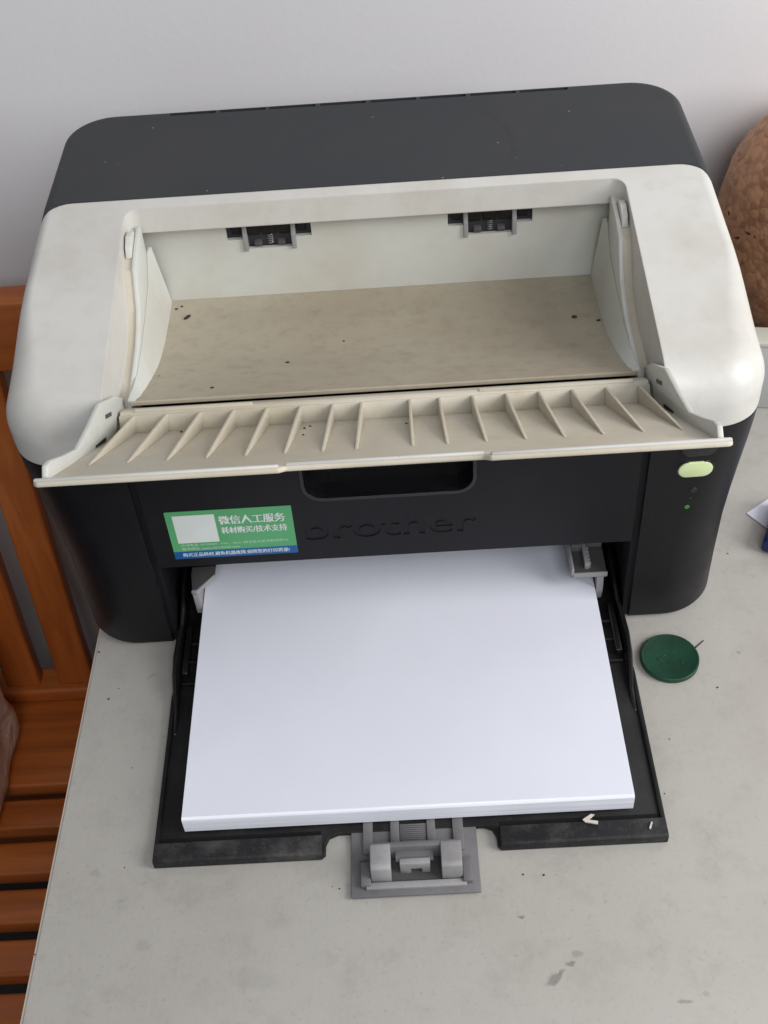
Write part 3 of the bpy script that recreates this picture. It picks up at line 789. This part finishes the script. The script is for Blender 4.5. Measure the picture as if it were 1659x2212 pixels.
def build_right_things():
    # carton against the wall side
    rz = math.radians(-9)
    c = tag(empty('carton', (229, 163, 0), rz), 'low grey white carton with cream top behind the printer at the right edge', 'carton')
    bm = bmesh.new(); bm_box(bm, -60, 180, 0, 15, 0.2, 50.5, 0.8); link('carton_body', to_mesh(bm), M['carton_face'], c)
    bm = bmesh.new(); bm_box(bm, -60.6, 180.6, -0.6, 15.6, 47.5, 51.8, 1.4, 3); link('carton_lid', to_mesh(bm), M['cream'], c)
    # brown ball shaped jar behind it
    prof = [(0, 0.3), (30, 0.3), (36, 3), (50, 18), (60, 40), (65.5, 66), (66, 88), (62, 112), (54, 131), (42, 146), (28, 155), (14, 159), (0, 160)]
    fine = []
    for (r0, z0), (r1, z1) in zip(prof, prof[1:]):
        for k in range(4): fine.append((r0+(r1-r0)*k/4, z0+(z1-z0)*k/4))
    fine.append(prof[-1])
    bm = lathe(fine, 80)
    import mathutils
    for v in bm.verts:
        d = mathutils.noise.noise(v.co*0.045)*1.6 + mathutils.noise.noise(v.co*0.16)*0.7
        r = Vector((v.co.x, v.co.y, (v.co.z-80)*0.5)); 
        if r.length > 1 and v.co.z > 1: v.co += r.normalized()*d
    tag(link('jar', to_mesh(bm, 60), M['cork'], None, (278, 246, 0)), 'rounded brown mottled jar by the wall behind the printer', 'jar')
    # loose sheet of paper
    pts = [(202.2, 72.5), (330, 160.5), (395, 60), (262, -18)]
    pts = [(202.2, 72.5), (202.2+74, 72.5+52), (202.2+74+52, 72.5+52-78), (202.2+52, 72.5-78)]
    o = prism('paper_sheet', M['paper'], None, pts, 'z', 0.4, 0.8)
    tag(o, 'corner of a loose white paper sheet at the right edge', 'paper')
    # navy block
    n = tag(empty('blue_box', (203.5, 44, 0.8), math.radians(-26)), 'dark navy blue plastic case at the right edge below the loose paper', 'case')
    bm = bmesh.new(); bm_box(bm, 0, 60, -2, 36, 0.2, 9.5, 2.0, 3); link('case_body', to_mesh(bm), M['navy'], n)
    bm = bmesh.new(); bm_box(bm, 1, 59, -1, 35, 9.7, 12.5, 1.2, 3); link('case_lid', to_mesh(bm), M['navy'], n)
    # paper bits on the tray lip
    bm = bmesh.new(); bm_prism(bm, [(80.6, -121.6), (84.8, -119.0), (86.4, -119.4), (83.4, -121.9), (87.6, -122.8), (87.2, -124.4), (81.6, -123.0)], 'z', 6.9, 7.6)
    tag(link('paper_scrap', to_mesh(bm), M['pale_crumb']), 'tiny bent white paper scrap on the black tray lip', 'scrap')
    bm = bmesh.new(); bm_prism(bm, [(110.2, -127.6), (111.0, -128.0), (112.4, -124.6), (111.8, -124.2)], 'z', 6.6, 7.2)
    tag(link('paper_sliver', to_mesh(bm), M['pale_crumb']), 'thin white sliver on the right end of the black tray lip', 'scrap')
build_right_things()

def build_crumbs():
    spots = [(60.3, -144.4, 0, .6), (51, -143.6, 0, .5), (-35.9, -144.8, 0, .3), (-32.6, -146, 0, .35), (-153.5, -33.4, 0, .6), (159.8, -47, 0, .6), (-163, -2, 0, .6),
             (-149, -27, 0, .3), (-136, -76, 0, .3), (-168.0, -170, 0, .4), (185, 43, 0, .45), (-133, -130, 0, .3), (130, -76, 0, .35), (122, -106, 0, .35)]
    bm = bmesh.new()
    def lump(x, y, z, r, sx=1.0, a=0.0):
        t = bmesh.new(); bmesh.ops.create_icosphere(t, subdivisions=1, radius=r)
        for v in t.verts: v.co *= random.uniform(0.75, 1.2); v.co.x *= sx; v.co.z *= 0.6
        bmesh.ops.rotate(t, verts=t.verts, cent=(0, 0, 0), matrix=Matrix.Rotation(a, 3, 'Z'))
        bmesh.ops.translate(t, verts=t.verts, vec=(x, y, z+r*0.4))
        m = bpy.data.meshes.new('x'); t.to_mesh(m); t.free(); bm.from_mesh(m); bpy.data.meshes.remove(m)
    for x, y, z, r in spots: lump(x, y, z, r, random.uniform(1, 1.6), random.uniform(0, 3))
    fz = FZ
    for x, y, r, sx, a in ((-105, 128, 1.1, 2.6, .9), (-112, 136, .7, 1.4, 0), (-109, 138, .6, 1.2, 0), (101, 106, 1.2, 1.6, .2), (-48, 74, .8, 1.5, 0), (-82, 42, .7, 1.7, .4), (-20, 96, .6, 1, 0), (113, 101, .8, 1.5, 0)):
        lump(x, y, fz(y), r, sx, a)
    for x, u, r in ((-35, 20, .6), (-33, 14, .6), (-34, 40, .5), (-92, 8, .6), (10, 24, .5)):
        y, z = fl(u, 0); lump(x, y, z, r, 1.4, random.uniform(0, 3))
    o = link('crumbs', to_mesh(bm), M['crumb']); o['kind'] = 'stuff'
    o['label'] = 'scattered dark crumbs on the table and in the printer bin'; o['category'] = 'crumbs'
build_crumbs()

# ------------------------------------------------------------------ wooden chair with a wrapped parcel
def build_chair():
    ZS = -330.0
    c = tag(empty('chair', (-300, 0, -760)), 'reddish brown varnished wooden slatted chair beside the table', 'chair')
    o = Vector((300, 0, 760))
    def bx(name, mat, x0, x1, y0, y1, z0, z1, bev=2.0):
        return box(name, mat, c, x0+o.x, x1+o.x, y0, y1, z0+o.z, z1+o.z, bev, 3)
    XL, XR = -560, -205
    yb = [(226, 126), (114, 87.5), (76, 48), (36, 8), (-4, -32), (-44, -72), (-84, -112)]
    for a, b in yb: bx('seat_slat', M['wood_x'], XL, XR, b, a, ZS-16, ZS, 2.5)
    # reclined back: position of its face at height z
    yk = lambda z: 214 + (z-ZS)/(66-ZS)*(258-214)
    def lean(bm):
        for v in bm.verts: v.co.y += yk(v.co.z-o.z)
    def lbox(name, mat, x0, x1, d0, d1, z0, z1, bev=2.5):
        bm = bmesh.new(); bm_box(bm, x0+o.x, x1+o.x, d0, d1, z0+o.z, z1+o.z, bev, 3); lean(bm)
        return link(name, to_mesh(bm), mat, c)
    lbox('top_rail', M['wood_x'], XL, XR, -6, 14, 0, 54, 3)
    lbox('lower_rail', M['wood_x'], XL, XR, -6, 20, ZS+0.3, ZS+14, 2.5)
    x = -299.5+45.6
    while x > XL+40:
        lbox('back_slat', M['wood_z'], x, x+29, 0, 14, ZS+13, 1, 2.0); x -= 45.6
    bx('gap_dark_board', M['wood_x'], XL+1, XR-1, 196, 214, -600, -455, 2)  # board added behind the seat gaps so they look dark
    for x0 in (XL-30, XR): 
        lbox('back_post', M['wood_z'], x0, x0+30, -8, 22, -760, 70, 3)
        bx('leg', M['wood_z'], x0, x0+30, -112, -80, -760, ZS-16.5, 2)
        bx('side_rail', M['wood_z'], x0+4, x0+26, -100, 205, ZS-52, ZS-16.5, 2)
build_chair()

def build_parcel():
    import mathutils
    bm = bmesh.new(); bm_box(bm, -100, 62, -58, 56, 0, 150, 16, 4)
    bmesh.ops.subdivide_edges(bm, edges=[e for e in bm.edges if e.calc_length() > 20], cuts=6, use_grid_fill=True)
    for v in bm.verts:
        k = mathutils.noise.noise(v.co*0.018)*9 + mathutils.noise.noise(v.co*0.06)*3.5
        d = Vector((v.co.x, v.co.y, (v.co.z-75)*0.7)).normalized()
        v.co += Vector((d.x*k, d.y*k, (d.z*k if v.co.z > 8 else 0)))
        v.co.x -= max(0, v.co.z-60)*0.10
    tag(link('wrapped_parcel', to_mesh(bm, 60), M['parcel'], None, (-386, 128, -329.6)), 'brown parcel wrapped in clear film standing on the chair seat', 'parcel')
build_parcel()
